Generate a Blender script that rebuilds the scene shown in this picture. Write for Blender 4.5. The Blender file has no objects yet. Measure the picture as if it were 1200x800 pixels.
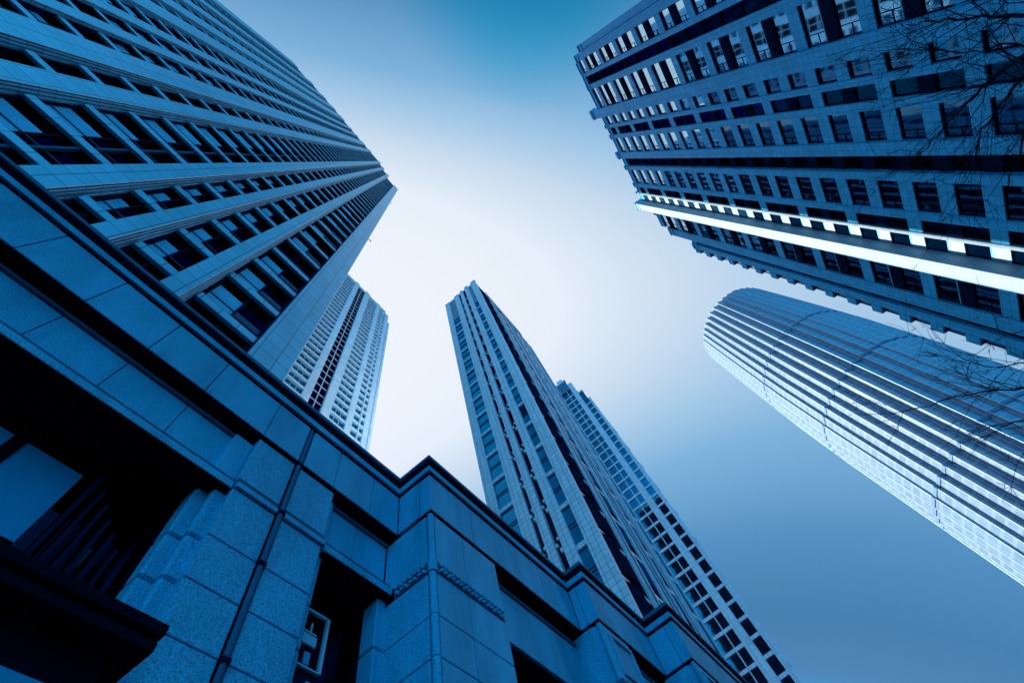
import bpy, math, random
from mathutils import Matrix, Vector
random.seed(7)
R = math.radians
scene = bpy.context.scene
COL = scene.collection

# ------------------------------------------------------------------ camera
F = 550.127 / 1200.0
ZV = (-0.18877248, -0.35248285, 0.91658103)
EV = (0.61100688, 0.68853706, 0.39062426)
VV = (-0.76878836, 0.63377642, 0.0853926)
EYE = Vector((0, 0, 1.6))
cd = bpy.data.cameras.new('camera')
cam = bpy.data.objects.new('camera', cd)
COL.objects.link(cam)
cd.sensor_fit = 'HORIZONTAL'
cd.sensor_width = 36
cd.lens = 36 * F
cd.clip_start = 0.1
cd.clip_end = 6000
rows = (EV, VV, ZV)
m = Matrix([[r[0], -r[1], -r[2]] for r in rows]).to_4x4()
m.translation = EYE
cam.matrix_world = m
scene.camera = cam

def project(p):                    # used only to rank windows by their size in the picture
    q = Vector(p) - EYE
    c = [sum(q[k] * rows[k][i] for k in range(3)) for i in range(3)]
    if c[2] < 0.5:
        return None
    return (600 + 550.127 * c[0] / c[2], 400 + 550.127 * c[1] / c[2])

# ------------------------------------------------------------------ sky, sun, exposure
SUN_AZ, SUN_EL = 80.5, 30.0
EXPO = 1.0
w = bpy.data.worlds.new('World')
scene.world = w
w.use_nodes = True
nt = w.node_tree
nt.nodes.clear()
out = nt.nodes.new('ShaderNodeOutputWorld')
bg = nt.nodes.new('ShaderNodeBackground')
sky = nt.nodes.new('ShaderNodeTexSky')
sky.sky_type = 'NISHITA'
sky.sun_disc = False
sky.sun_elevation = R(SUN_EL)
sky.sun_rotation = R(90 - SUN_AZ)
sky.altitude = 50
sky.air_density = 1.0
sky.dust_density = 0.6
sky.ozone_density = 6.0
bg.inputs['Strength'].default_value = 0.1
# pale veil of bright haze high over the towers, deepening to blue away from it; set by direction in the sky
def vmath(op, a=None, b=None):
    n = nt.nodes.new('ShaderNodeVectorMath'); n.operation = op
    if a is not None: nt.links.new(a, n.inputs[0])
    if b is not None: n.inputs[1].default_value = b
    return n
def fmath(op, a, b=None):
    n = nt.nodes.new('ShaderNodeMath'); n.operation = op
    nt.links.new(a, n.inputs[0])
    if b is not None:
        if isinstance(b, (int, float)): n.inputs[1].default_value = b
        else: nt.links.new(b, n.inputs[1])
    return n.outputs[0]
geo = nt.nodes.new('ShaderNodeTexCoord')
vdir = vmath('NORMALIZE', geo.outputs['Generated']).outputs[0]
da = vmath('DOT_PRODUCT', vdir, (0.78445, 0.53840, -0.30783)).outputs['Value']
db = vmath('DOT_PRODUCT', vdir, (-0.61091, 0.58525, -0.53318)).outputs['Value']
da = fmath('MULTIPLY', da, 2.2)
tt_ = fmath('SQRT', fmath('ADD', fmath('MULTIPLY', da, da), fmath('MULTIPLY', db, db)))
ramp = nt.nodes.new('ShaderNodeValToRGB')
nt.links.new(fmath('DIVIDE', tt_, 2.5), ramp.inputs[0])
TOP = (math.cos(R(-109)) * math.cos(R(67)), math.sin(R(-109)) * math.cos(R(67)), math.sin(R(67)))   # deepest blue
def lin(c): return tuple((v / 255 / 12.92) if v < 10 else ((v / 255 + .055) / 1.055) ** 2.4 for v in c)
SKY = [(0, lin((243, 247, 252))), (.55, lin((238, 243, 250))), (.76, lin((230, 238, 247))), (.9, lin((200, 219, 237))), (1.0, lin((165, 200, 228))),
       (1.1, lin((128, 178, 216))), (1.2, lin((108, 162, 204))), (1.3, lin((84, 142, 188))), (1.37, lin((76, 134, 179))), (1.45, lin((70, 125, 170))),
       (1.54, lin((80, 130, 175))), (1.7, (.03, .50, 1.05)), (1.85, (.05, .75, 1.6)), (2.05, (.12, .95, 1.9)), (2.5, (.06, .7, 1.6))]  # stops out of view brightened as added blue fill on shaded walls
els = ramp.color_ramp.elements
while len(els) > 1:
    els.remove(els[-1])
for i, (a, c) in enumerate(SKY):
    el = els[0] if i == 0 else els.new(a / 2.5)
    el.position = a / 2.5
    el.color = (c[0] / 2, c[1] / 2, c[2] / 2, 1)
sc = nt.nodes.new('ShaderNodeVectorMath'); sc.operation = 'SCALE'
nt.links.new(ramp.outputs['Color'], sc.inputs[0])
dtop = vmath('DOT_PRODUCT', vdir, TOP).outputs['Value']
mr = nt.nodes.new('ShaderNodeMapRange'); mr.interpolation_type = 'SMOOTHSTEP'
mr.inputs[1].default_value = math.cos(R(15)); mr.inputs[2].default_value = 1.0
nt.links.new(dtop, mr.inputs[0])
teal = nt.nodes.new('ShaderNodeMix'); teal.data_type = 'RGBA'; teal.blend_type = 'MULTIPLY'
nt.links.new(mr.outputs[0], teal.inputs[0]); nt.links.new(sc.outputs[0], teal.inputs[6]); teal.inputs[7].default_value = (.16, .86, .92, 1)
sc.inputs['Scale'].default_value = 20.0 / 2 ** EXPO / (1 - 0.06)
mix = nt.nodes.new('ShaderNodeMix'); mix.data_type = 'RGBA'
mix.inputs[0].default_value = 0.06
nt.links.new(teal.outputs[2], mix.inputs[6])
tint = vmath('MULTIPLY', sky.outputs['Color'], (.12, .5, 1.0))
nt.links.new(tint.outputs[0], mix.inputs[7])
nt.links.new(mix.outputs[2], bg.inputs['Color'])
nt.links.new(bg.outputs[0], out.inputs[0])

sl = bpy.data.lights.new('sun', 'SUN')
sun = bpy.data.objects.new('sun', sl)
COL.objects.link(sun)
sl.energy = 5.0
sl.angle = R(0.5)
sl.color = (1.0, 0.95, 0.88)
sd = Vector((math.cos(R(SUN_AZ)) * math.cos(R(SUN_EL)), math.sin(R(SUN_AZ)) * math.cos(R(SUN_EL)), math.sin(R(SUN_EL))))
sun.rotation_euler = sd.to_track_quat('Z', 'Y').to_euler()
sun.location = (0, 0, 400)
vs = scene.view_settings
vs.view_transform = 'Standard'
vs.look = 'None'
vs.exposure = EXPO
vs.gamma = 1
scene.cycles.use_denoising = True
scene.cycles.max_bounces = 6
scene.cycles.diffuse_bounces = 3
scene.cycles.glossy_bounces = 3

# ------------------------------------------------------------------ materials
def newmat(name):
    mt = bpy.data.materials.new(name)
    mt.use_nodes = True
    return mt, mt.node_tree, mt.node_tree.nodes['Principled BSDF']

def stone(name, base, tile=None, speck=0.25, rough=0.55, spec=0.5, mortar=0.015, speck_scale=45, grime=0.25, joint=0.25, tint=(.35, .7, 1)):
    """granite or stone cladding: fine speckle, broad weathering, optional tile joints (object space)"""
    mt, t, b = newmat(name)
    tc = t.nodes.new('ShaderNodeTexCoord')
    n1 = t.nodes.new('ShaderNodeTexNoise'); n1.inputs['Scale'].default_value = speck_scale; n1.inputs['Detail'].default_value = 3
    n2 = t.nodes.new('ShaderNodeTexNoise'); n2.inputs['Scale'].default_value = 0.9; n2.inputs['Detail'].default_value = 6
    n2.inputs['Roughness'].default_value = 0.65
    mp = t.nodes.new('ShaderNodeMapping'); mp.inputs['Scale'].default_value = (1, 1, 0.25)
    t.links.new(tc.outputs['Object'], n1.inputs['Vector'])
    t.links.new(tc.outputs['Object'], mp.inputs['Vector'])
    t.links.new(mp.outputs[0], n2.inputs['Vector'])
    def rng(src, lo, hi, f0=0.3, f1=0.7):
        r = t.nodes.new('ShaderNodeMapRange')
        r.inputs[1].default_value, r.inputs[2].default_value, r.inputs[3].default_value, r.inputs[4].default_value = f0, f1, lo, hi
        t.links.new(src, r.inputs[0]); return r.outputs[0]
    a = rng(n1.outputs[0], 1 - speck, 1 + speck)
    c = rng(n2.outputs[0], 1 - grime, 1 + grime * 0.5)
    mul = t.nodes.new('ShaderNodeMath'); mul.operation = 'MULTIPLY'
    t.links.new(a, mul.inputs[0]); t.links.new(c, mul.inputs[1])
    col = t.nodes.new('ShaderNodeVectorMath'); col.operation = 'SCALE'
    col.inputs[0].default_value = base
    fac = mul.outputs[0]
    if tile:
        sx = t.nodes.new('ShaderNodeSeparateXYZ'); t.links.new(tc.outputs['Object'], sx.inputs[0])
        ad = t.nodes.new('ShaderNodeMath'); t.links.new(sx.outputs[0], ad.inputs[0]); t.links.new(sx.outputs[1], ad.inputs[1])
        cb = t.nodes.new('ShaderNodeCombineXYZ'); t.links.new(ad.outputs[0], cb.inputs[0]); t.links.new(sx.outputs[2], cb.inputs[1])
        br = t.nodes.new('ShaderNodeTexBrick'); br.offset = 0.0
        br.inputs['Scale'].default_value = 1.0
        br.inputs['Brick Width'].default_value = tile[0]
        br.inputs['Row Height'].default_value = tile[1]
        br.inputs['Mortar Size'].default_value = mortar
        br.inputs['Mortar Smooth'].default_value = 0.0
        br.inputs['Color1'].default_value = (1.06, 1.06, 1.06, 1)
        br.inputs['Color2'].default_value = (0.88, 0.88, 0.88, 1)
        br.inputs['Mortar'].default_value = (joint, joint, joint, 1)
        t.links.new(cb.outputs[0], br.inputs['Vector'])
        m2 = t.nodes.new('ShaderNodeMath'); m2.operation = 'MULTIPLY'
        t.links.new(fac, m2.inputs[0]); t.links.new(br.outputs['Color'], m2.inputs[1])
        fac = m2.outputs[0]
    t.links.new(fac, col.inputs['Scale'])
    t.links.new(col.outputs[0], b.inputs['Base Color'])
    b.inputs['Roughness'].default_value = rough
    b.inputs['Specular IOR Level'].default_value = spec
    b.inputs['Specular Tint'].default_value = (*tint, 1)
    bp = t.nodes.new('ShaderNodeBump'); bp.inputs['Strength'].default_value = 0.15; bp.inputs['Distance'].default_value = 0.01
    t.links.new(n1.outputs[0], bp.inputs['Height']); t.links.new(bp.outputs[0], b.inputs['Normal'])
    return mt

def plain(name, base, rough=0.4, spec=0.5, metal=0.0, ior=None, wob=0.0, var=0.15, edge=(1, 1, 1)):
    mt, t, b = newmat(name)
    tc = t.nodes.new('ShaderNodeTexCoord')
    n = t.nodes.new('ShaderNodeTexNoise'); n.inputs['Scale'].default_value = 1.3; n.inputs['Detail'].default_value = 4
    t.links.new(tc.outputs['Object'], n.inputs['Vector'])
    r = t.nodes.new('ShaderNodeMapRange')
    r.inputs[1].default_value, r.inputs[2].default_value, r.inputs[3].default_value, r.inputs[4].default_value = .3, .7, 1 - var, 1 + var
    t.links.new(n.outputs[0], r.inputs[0])
    s = t.nodes.new('ShaderNodeVectorMath'); s.operation = 'SCALE'; s.inputs[0].default_value = base
    t.links.new(r.outputs[0], s.inputs['Scale']); t.links.new(s.outputs[0], b.inputs['Base Color'])
    b.inputs['Roughness'].default_value = rough
    b.inputs['Specular IOR Level'].default_value = spec
    b.inputs['Metallic'].default_value = metal
    b.inputs['Specular Tint'].default_value = (.12, .45, 1, 1) if not metal else (*edge, 1)
    if ior:
        b.inputs['IOR'].default_value = ior
    if wob:
        n2 = t.nodes.new('ShaderNodeTexNoise'); n2.inputs['Scale'].default_value = 0.55; n2.inputs['Detail'].default_value = 1
        t.links.new(tc.outputs['Object'], n2.inputs['Vector'])
        bp = t.nodes.new('ShaderNodeBump'); bp.inputs['Strength'].default_value = wob; bp.inputs['Distance'].default_value = 0.05
        t.links.new(n2.outputs[0], bp.inputs['Height']); t.links.new(bp.outputs[0], b.inputs['Normal'])
    return mt

M = {}
M['granite'] = stone('granite', (.045, .41, .60), speck=.55, speck_scale=42, rough=.65, spec=.2, grime=.30)
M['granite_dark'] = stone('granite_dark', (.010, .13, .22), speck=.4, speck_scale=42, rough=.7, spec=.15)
M['joint'] = plain('joint', (.004, .012, .03), rough=.9, spec=.1)
M['tower_stone'] = stone('tower_stone', (.13, .60, .78), tile=(.875, 1.03), speck=.12, grime=.16, rough=.28, spec=.8, mortar=.02, joint=.18, tint=(.8, .92, 1))
M['right_stone'] = stone('right_stone', (.040, .54, .88), tile=(.85, .74), speck=.08, grime=.18, rough=.6, spec=.4, mortar=.02, joint=.5)
M['sunlit_stone'] = stone('sunlit_stone', (.22, .36, .46), tile=(.85, .74), speck=.06, grime=.10, rough=.5, spec=.6, mortar=.02, joint=.7, tint=(1, 1, 1))  # lit copy of right_stone: the sun strip's whiteness put into the colour
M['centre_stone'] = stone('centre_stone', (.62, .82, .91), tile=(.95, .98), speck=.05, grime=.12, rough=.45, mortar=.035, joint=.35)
M['hazed_stone'] = stone('hazed_stone', (.82, .90, .95), tile=(2.2, 2.3), speck=.04, grime=.06, rough=.5, mortar=.05, joint=.75)
M['pale_slab'] = stone('pale_slab', (.74, .86, .93), speck=.05, grime=.08, rough=.5)
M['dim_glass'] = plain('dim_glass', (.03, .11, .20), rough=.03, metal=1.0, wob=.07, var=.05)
M['blue_metal'] = plain('blue_metal', (.006, .10, .18), rough=.6, spec=.1)
M['grid_stone'] = stone('grid_stone', (.50, .70, .82), tile=(1.3, 1.8), speck=.05, grime=.10, rough=.5, mortar=.04, joint=.6)
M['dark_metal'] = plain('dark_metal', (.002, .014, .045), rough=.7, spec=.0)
M['black_metal_and_shade'] = plain('black_metal_and_shade', (.001, .005, .014), rough=.7, spec=.0)  # real metal, and shade painted under ledges and in gaps
M['glass'] = plain('glass', (.002, .020, .048), rough=.04, metal=1.0, edge=(.02, .18, .36), wob=.2)
M['blue_glass'] = plain('blue_glass', (.03, .27, .42), rough=.05, metal=1.0, edge=(.12, .5, .8), wob=.2)
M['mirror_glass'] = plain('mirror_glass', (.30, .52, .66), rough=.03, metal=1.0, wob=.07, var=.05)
M['blind'] = plain('blind', (.09, .56, .76), rough=.6)
M['pane_panel'] = plain('pane_panel', (.008, .34, .56), rough=.4, spec=.2, var=.08)
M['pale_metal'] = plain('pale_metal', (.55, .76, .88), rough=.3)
M['bark'] = plain('bark', (.006, .014, .03), rough=.9, spec=.1)
M['asphalt'] = stone('asphalt', (.006, .014, .028), speck=.3, speck_scale=30, rough=.9)
M['paving'] = stone('paving', (.008, .02, .04), tile=(.6, .6), speck=.2, rough=.8)

# ------------------------------------------------------------------ mesh builder
class MB:
    def __init__(s, fn=None):
        s.v, s.f, s.m, s.mats = [], [], [], []
        s.fn = fn or (lambda a, n, z: (a, n, z))
        p0, p1, p2, p3 = [Vector(s.fn(*q)) for q in ((0, 0, 0), (1, 0, 0), (0, 1, 0), (0, 0, 1))]
        s.flip = (p1 - p0).cross(p2 - p0).dot(p3 - p0) < 0
    def mi(s, mat):
        mm = M[mat]
        if mm not in s.mats:
            s.mats.append(mm)
        return s.mats.index(mm)
    def poly(s, pts, faces, mat):
        o = len(s.v)
        s.v += [s.fn(*p) for p in pts]
        k = s.mi(mat)
        for f in faces:
            f = [o + i for i in f]
            s.f.append(f[::-1] if s.flip else f)
            s.m.append(k)
    def box(s, a0, a1, n0, n1, z0, z1, mat, bev=0):
        if a1 < a0: a0, a1 = a1, a0
        if n1 < n0: n0, n1 = n1, n0
        if not bev:
            P = [(x, y, z) for x in (a0, a1) for y in (n0, n1) for z in (z0, z1)]
            s.poly(P, [(0, 1, 3, 2), (4, 6, 7, 5), (0, 4, 5, 1), (2, 3, 7, 6), (0, 2, 6, 4), (1, 5, 7, 3)], mat)
            return
        lo, hi = (a0, n0, z0), (a1, n1, z1)
        P, idx = [], {}
        for c in range(8):
            sg = [(c >> k) & 1 for k in range(3)]
            for ax in range(3):
                p = []
                for k in range(3):
                    e = hi[k] if sg[k] else lo[k]
                    if k != ax:
                        e += -bev if sg[k] else bev
                    p.append(e)
                idx[(c, ax)] = len(P); P.append(tuple(p))
        ctr = Vector([(lo[k] + hi[k]) / 2 for k in range(3)])
        Fs = []
        for ax in range(3):
            o1, o2 = (ax + 1) % 3, (ax + 2) % 3
            for sd_ in (0, 1):
                b = sd_ << ax
                Fs.append([idx[(b | (x << o1) | (y << o2), ax)] for x, y in ((0, 0), (1, 0), (1, 1), (0, 1))])
            for x in (0, 1):
                for y in (0, 1):
                    b = (x << o1) | (y << o2); b2 = b | (1 << ax)
                    Fs.append([idx[(b, o1)], idx[(b, o2)], idx[(b2, o2)], idx[(b2, o1)]])
        for c in range(8):
            Fs.append([idx[(c, 0)], idx[(c, 1)], idx[(c, 2)]])
        G = []
        for f in Fs:
            p = [Vector(P[i]) for i in f]
            nn = (p[1] - p[0]).cross(p[2] - p[0]); cc = sum(p, Vector()) / len(p) - ctr
            G.append(f if nn.dot(cc) > 0 else f[::-1])
        s.poly(P, G, mat)
    def tube(s, pts, rads, mat, seg=6):
        ring = []
        pts = [Vector(p) for p in pts]
        up = Vector((0.13, 0.27, 0.95))
        V, Fc = [], []
        for i, p in enumerate(pts):
            d = (pts[min(i + 1, len(pts) - 1)] - pts[max(i - 1, 0)]).normalized()
            a = d.cross(up)
            if a.length < .1: a = d.cross(Vector((1, 0, 0)))
            a.normalize(); b = d.cross(a)
            for k in range(seg):
                t = 2 * math.pi * k / seg
                V.append(tuple(p + rads[i] * (a * math.cos(t) + b * math.sin(t))))
        for i in range(len(pts) - 1):
            for k in range(seg):
                k2 = (k + 1) % seg
                Fc.append((i * seg + k, i * seg + k2, (i + 1) * seg + k2, (i + 1) * seg + k))
        n = len(pts) - 1
        Fc.append(tuple(range(seg))[::-1]); Fc.append(tuple(n * seg + k for k in range(seg)))
        s.poly(V, Fc, mat)
    def build(s, name, parent=None, kind=None, label=None, smooth=False):
        me = bpy.data.meshes.new(name)
        me.from_pydata(s.v, [], s.f)
        for mm in s.mats:
            me.materials.append(mm)
        me.polygons.foreach_set('material_index', s.m)
        if smooth:
            me.polygons.foreach_set('use_smooth', [True] * len(s.f))
        me.update()
        o = bpy.data.objects.new(name, me)
        COL.objects.link(o)
        if parent: o.parent = parent
        if kind: o['kind'] = kind
        if label: o['label'] = label
        return o

def thing(name, label, cat, loc=(0, 0, 0), rz=0, group=None):
    o = bpy.data.objects.new(name, None)
    COL.objects.link(o)
    o.location = loc
    o.rotation_euler = (0, 0, rz)
    o['label'] = label; o['category'] = cat
    if group: o['group'] = group
    o.empty_display_size = 2
    return o

GLASSY = ('dim_glass', 'glass', 'blue_glass', 'mirror_glass')
class Many:
    """collects one kind of part of a building; the 100 that show largest become parts, the rest one part"""
    def __init__(s, world, fn=None):
        s.items = []; s.world = world; s.fn = fn
    def new(s, fn, ctr, size):
        mb = MB(fn); s.items.append((mb, fn, ctr, size)); return mb
    def box(s, a0, a1, n0, n1, z0, z1, mat, bev=0, fn=None, more=()):
        fn = fn or s.fn
        mb = s.new(fn, ((a0 + a1) / 2, max(n0, n1), (z0 + z1) / 2), (abs(a1 - a0), z1 - z0))
        mb.box(a0, a1, n0, n1, z0, z1, mat, bev)
        for q in more: mb.box(*q)
    def finish(s, parent, name, rest_name, most=100):
        sc_ = []
        for i, (mb, fn, c, sz) in enumerate(s.items):
            ar = 0
            pp = [project(s.world @ Vector(fn(c[0] + a * sz[0] / 2, c[1], c[2] + b * sz[1] / 2))) for a, b in ((-1, -1), (1, -1), (1, 1), (-1, 1))]
            if all(pp):
                cx = sum(p[0] for p in pp) / 4; cy = sum(p[1] for p in pp) / 4
                if -20 < cx < 1220 and -20 < cy < 820:
                    ar = abs(sum(pp[k][0] * pp[(k + 1) % 4][1] - pp[(k + 1) % 4][0] * pp[k][1] for k in range(4))) / 2
            sc_.append((ar, i))
        sc_.sort(key=lambda q: (-q[0], q[1]))
        rest = MB()
        key = {M[k]: k for k in M}
        for r, (ar, i) in enumerate(sc_):
            mb = s.items[i][0]
            if r < most and ar > 0:
                gl = [q for q, k in enumerate(mb.m) if key[mb.mats[k]] in GLASSY]
                if gl and len(gl) < len(mb.m):          # window > pane
                    pane, fr = MB(), MB()
                    for q, (f, k) in enumerate(zip(mb.f, mb.m)):
                        d_ = pane if key[mb.mats[k]] in GLASSY else fr
                        o = len(d_.v); d_.v += [mb.v[x] for x in f]
                        d_.f.append(tuple(range(o, o + len(f)))); d_.m.append(d_.mi(key[mb.mats[k]]))
                    w_ = fr.build(name, parent)
                    pane.build('pane', w_)
                else:
                    mb.build(name, parent)
            else:
                o = len(rest.v); rest.v += mb.v
                for f, k in zip(mb.f, mb.m):
                    rest.f.append([o + q for q in f]); rest.m.append(rest.mi(key[mb.mats[k]]))
        if rest.v:
            rest.build(rest_name, parent, kind='stuff')
Windows = Many

# ------------------------------------------------------------------ ground
g = MB(); g.poly([(-2500, -2500, 0), (2500, -2500, 0), (2500, 2500, 0), (-2500, 2500, 0)], [(0, 1, 2, 3)], 'asphalt')
o = g.build('ground'); o['kind'] = 'structure'
g = MB(); g.box(-60, 60, -12, 7.9, -.3, .12, 'paving', bev=.02)
o = g.build('pavement'); o['kind'] = 'structure'

# ------------------------------------------------------------------ podium building
pod = thing('podium_building', 'low dark blue granite building with big panels and stepped cornice in the foreground', 'building')
def podium():
    T = 16.37
    # stretches of wall: (x0, x1, front plane)
    runs = [(-26, 7.87, 8.0), (7.87, 16.49, 6.6), (16.49, 21.92, 5.75), (21.92, 40, 4.36)]
    core = MB()
    core.box(-26, 45, 11.2, 30, 0, 15.2, 'joint')
    for x0, x1, y in runs:
        core.box(x0 + .12, x1 + (.05 if x1 < 40 else 0), y + .5, 11.25, 13.62, 15.6, 'joint')
    core.build('wall', pod)
    # ---- frieze panels and coping
    frz, cop = MB(), MB()
    joints = {0: [-25.4, -23.8, -22.2, -20.6, -18.9, -17.3, -15.6, -14, -12.3, -10.6, -8.95, -7.33, -5.7, -4.08, -2.46, -.84, .77, 2.66, 3.86, 4.06, 5.18, 6.65, 7.87],
              1: [7.87, 10.04, 11.45, 14.2, 15.6, 16.49], 2: [16.49, 18.2, 20.1, 21.92], 3: [21.92, 24, 26, 28, 30, 33, 36, 40]}
    for i, (x0, x1, y) in enumerate(runs):
        J = joints[i]
        for a, b in zip(J, J[1:]):
            if abs(a - 3.86) < .01: continue
            e = b if b != x1 or i == 3 else b
            frz.box(a + .012, b - .012, y, y + .48, 13.86, 15.62, 'granite', bev=.012)
        if i < 3:                                  # the return of the next run
            y2 = runs[i + 1][2]
            frz.box(x1, x1 + .3, y2 + .5, y - .012, 13.862, 15.618, 'granite', bev=.012)
        lift = 0 if i < 2 else .003 * i
        # stepped coping: cavetto, band, top slab (each butts above the one below); black courses paint groove and soffit shade
        xe = x1 + (.0 if i < 3 else 0)
        for (z0, z1, pr, mt) in ((15.64, 15.72, .02, 'black_metal_and_shade'), (15.73, 15.99, .09, 'granite'), (16.0, 16.2, .12, 'black_metal_and_shade'), (16.21, 16.37, .22, 'granite_dark')):
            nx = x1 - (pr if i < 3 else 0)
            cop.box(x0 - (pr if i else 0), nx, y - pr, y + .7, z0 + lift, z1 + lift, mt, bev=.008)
            if i < 3:
                y2 = runs[i + 1][2]
                cop.box(nx + .002, x1 + .5, y2 + .702, y + .7, z0 + lift, z1 + lift, mt, bev=.008)
    frz.build('frieze', pod); cop.build('cornice', pod)
    sb = MB()  # added black strips: painted shade under frieze and architrave
    for i, (x0, x1, y) in enumerate(runs):
        sb.box(x0 + .03, x1 - .03, y + .03, y + .55, 13.835, 13.857, 'black_metal_and_shade')
    for a, b in ((-25.4, 2.6), (5.44, 7.84)):
        sb.box(a, b, 8.12, 8.6, 11.612, 11.637, 'black_metal_and_shade')
    sb.build('soffit_shade', pod)
    # ---- recessed attic panels under the frieze
    rec = MB()
    def recess(J, y, z0=12.06, z1=13.6):
        rec.box(J[0], J[-1], y + .12, y + .4, z0 - .02, 13.8, 'joint')
        for a, b in zip(J, J[1:]):
            rec.box(a + .01, b - .01, y, y + .115, z0, z1, 'granite', bev=.01)
        rec.box(J[0], J[-1], y - .07, y + .1, z1 + .03, z1 + .13, 'granite_dark', bev=.01)
    recess([-25.4, -23.8, -22.2, -20.6, -18.9, -17.3, -15.6, -14, -12.3, -10.6, -8.95, -7.33, -5.7, -4.1, -2.48, -.87, .76, 2.42], 8.45)
    recess([5.5, 6.6, 7.86], 8.45)
    recess([11.3, 12.55, 14.0, 15.44, 16.49], 7.05, 11.5, 13.4)
    recess([18.7, 20.3, 21.9], 6.2, 11.5, 13.4)
    recess([24.1, 26, 28, 30, 34], 4.85, 11.5, 13.4)
    rec.build('attic_panels', pod)
    # ---- architrave over the openings
    arc = MB()
    for a, b in ((-25.4, 2.62), (5.42, 7.86)):
        arc.box(a, b, 8.1, 8.6, 11.64, 11.86, 'granite', bev=.012)
        arc.box(a, b, 8.17, 8.6, 11.90, 12.02, 'granite_dark', bev=.01)
    xs = [-25.4 + 1.62 * k for k in range(18)]
    for a, b in ((2.66, 3.85), (4.06, 5.36)):
        arc.box(a, b, 8.02, 8.3, 11.70, 11.86, 'granite', bev=.012)
        arc.box(a, b, 8.07, 8.3, 11.90, 11.99, 'granite_dark', bev=.01)
    arc.build('architrave', pod)
    # ---- pilaster with the drainpipe in its middle
    pil = MB()
    pil.box(2.7, 5.3, 8.22, 11.2, 0, 13.84, 'joint')
    lev = [0, .55, 1.62, 2.69, 3.76, 4.83, 5.9, 6.98, 8.06, 9.13, 10.2, 11.66]
    for a, b in ((2.65, 3.85), (4.06, 5.3)):
        for z0, z1 in zip(lev, lev[1:]):
            pil.box(a, b, 8.08, 8.5, z0 + .012, z1 - .012, 'granite', bev=.015)
        pil.box(a, b, 8.08, 8.5, 12.03, 13.74, 'granite', bev=.015)
    for k, (xa, xb, yy) in enumerate(((2.36, 2.70, 8.30), (2.08, 2.40, 8.52))):
        for z0, z1 in zip(lev, lev[1:]):
            pil.box(xa, xb, yy, yy + .5, z0 + .01, min(z1 - .01, 11.63), 'granite', bev=.05)
    pil.box(2.10, 2.64, 8.26, 8.8, 12.03, 13.60, 'granite', bev=.02)
    for z0, z1 in zip(lev, lev[1:]):
        pil.box(5.26, 5.56, 8.30, 8.8, z0 + .01, min(z1 - .01, 11.63), 'granite', bev=.04)
        pil.box(7.60, 7.92, 8.36, 8.9, z0 + .01, min(z1 - .01, 11.63), 'granite', bev=.04)
    pil.box(5.26, 5.50, 8.25, 8.8, 12.03, 13.6, 'granite', bev=.02)
    pil.build('pilaster', pod)
    dp = MB()
    dp.tube([(3.955, 8.06, .2), (3.955, 8.06, 16.2)], [.06, .06], 'granite_dark', 10)
    for z in (1.6, 3.8, 5.9, 8.06, 10.2, 11.8, 13.8, 15.75):
        dp.box(3.87, 4.04, 7.975, 8.16, z - .05, z + .05, 'dark_metal', bev=.01)
    dp.build('drainpipe', pod)
    # ---- projecting pavilion wall (front 6.6) with bead at its corner and carved band
    pav = MB()
    pav.box(8.02, 11.1, 6.75, 11.2, 0, 13.84, 'joint')
    lv = [0, .6, 1.66, 2.73, 3.8, 4.87, 5.93, 7.0, 8.03, 9.09, 10.16, 11.46]
    for z0, z1 in list(zip(lv, lv[1:])) + [(11.86, 13.7)]:
        pav.box(8.075, 9.36, 6.62, 7.0, z0 + .01, z1 - .01, 'granite', bev=.014)
        pav.box(9.38, 11.1, 6.62, 7.0, z0 + .01, z1 - .01, 'granite', bev=.014)
        pav.box(7.89, 8.3, 6.83, 8.45, z0 + .01, z1 - .01, 'granite', bev=.014)
    pav.build('pavilion_wall', pod)
    bead = MB()
    for z0, z1 in list(zip(lv, lv[1:])) + [(11.46, 11.86), (11.86, 13.7)]:
        bead.tube([(7.96, 6.7, z0 + .012), (7.96, 6.7, z1 - .012)], [.10, .10] if z0 != 11.46 else [.135, .135], 'granite', 14)
    bead.build('corner_bead', pod, smooth=False)
    cb = MB()
    def carve(p, q, ndir):                      # a band of carved leaves: many small tilted lumps on a fillet
        L = (Vector(q) - Vector(p)).length
        n = int(L / .17)
        for k in range(n):
            for r_ in range(2):
                c = Vector(p).lerp(Vector(q), (k + .5 + .25 * r_) / (n + .5)) + Vector((0, 0, -.09 + .18 * r_))
                d = (Vector(q) - Vector(p)).normalized()
                s0 = c - d * .075 + Vector((0, 0, -.05)); s1 = c + d * .075 + Vector((0, 0, .05))
                if (k + r_) % 2: s0.z, s1.z = s1.z, s0.z
                cb.tube([tuple(s0), tuple(c + Vector(ndir) * .05), tuple(s1)], [.025, .062, .025], 'granite', 6)
    cb.box(8.06, 11.06, 6.62, 6.9, 11.48, 11.84, 'granite_dark', bev=.01)
    cb.box(7.89, 8.1, 6.85, 8.05, 11.48, 11.84, 'granite_dark', bev=.01)
    carve((8.1, 6.61, 11.66), (11.05, 6.61, 11.66), (0, -1, 0))
    carve((7.88, 6.85, 11.66), (7.88, 8.05, 11.66), (-1, 0, 0))
    cb.build('carved_band', pod)
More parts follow.
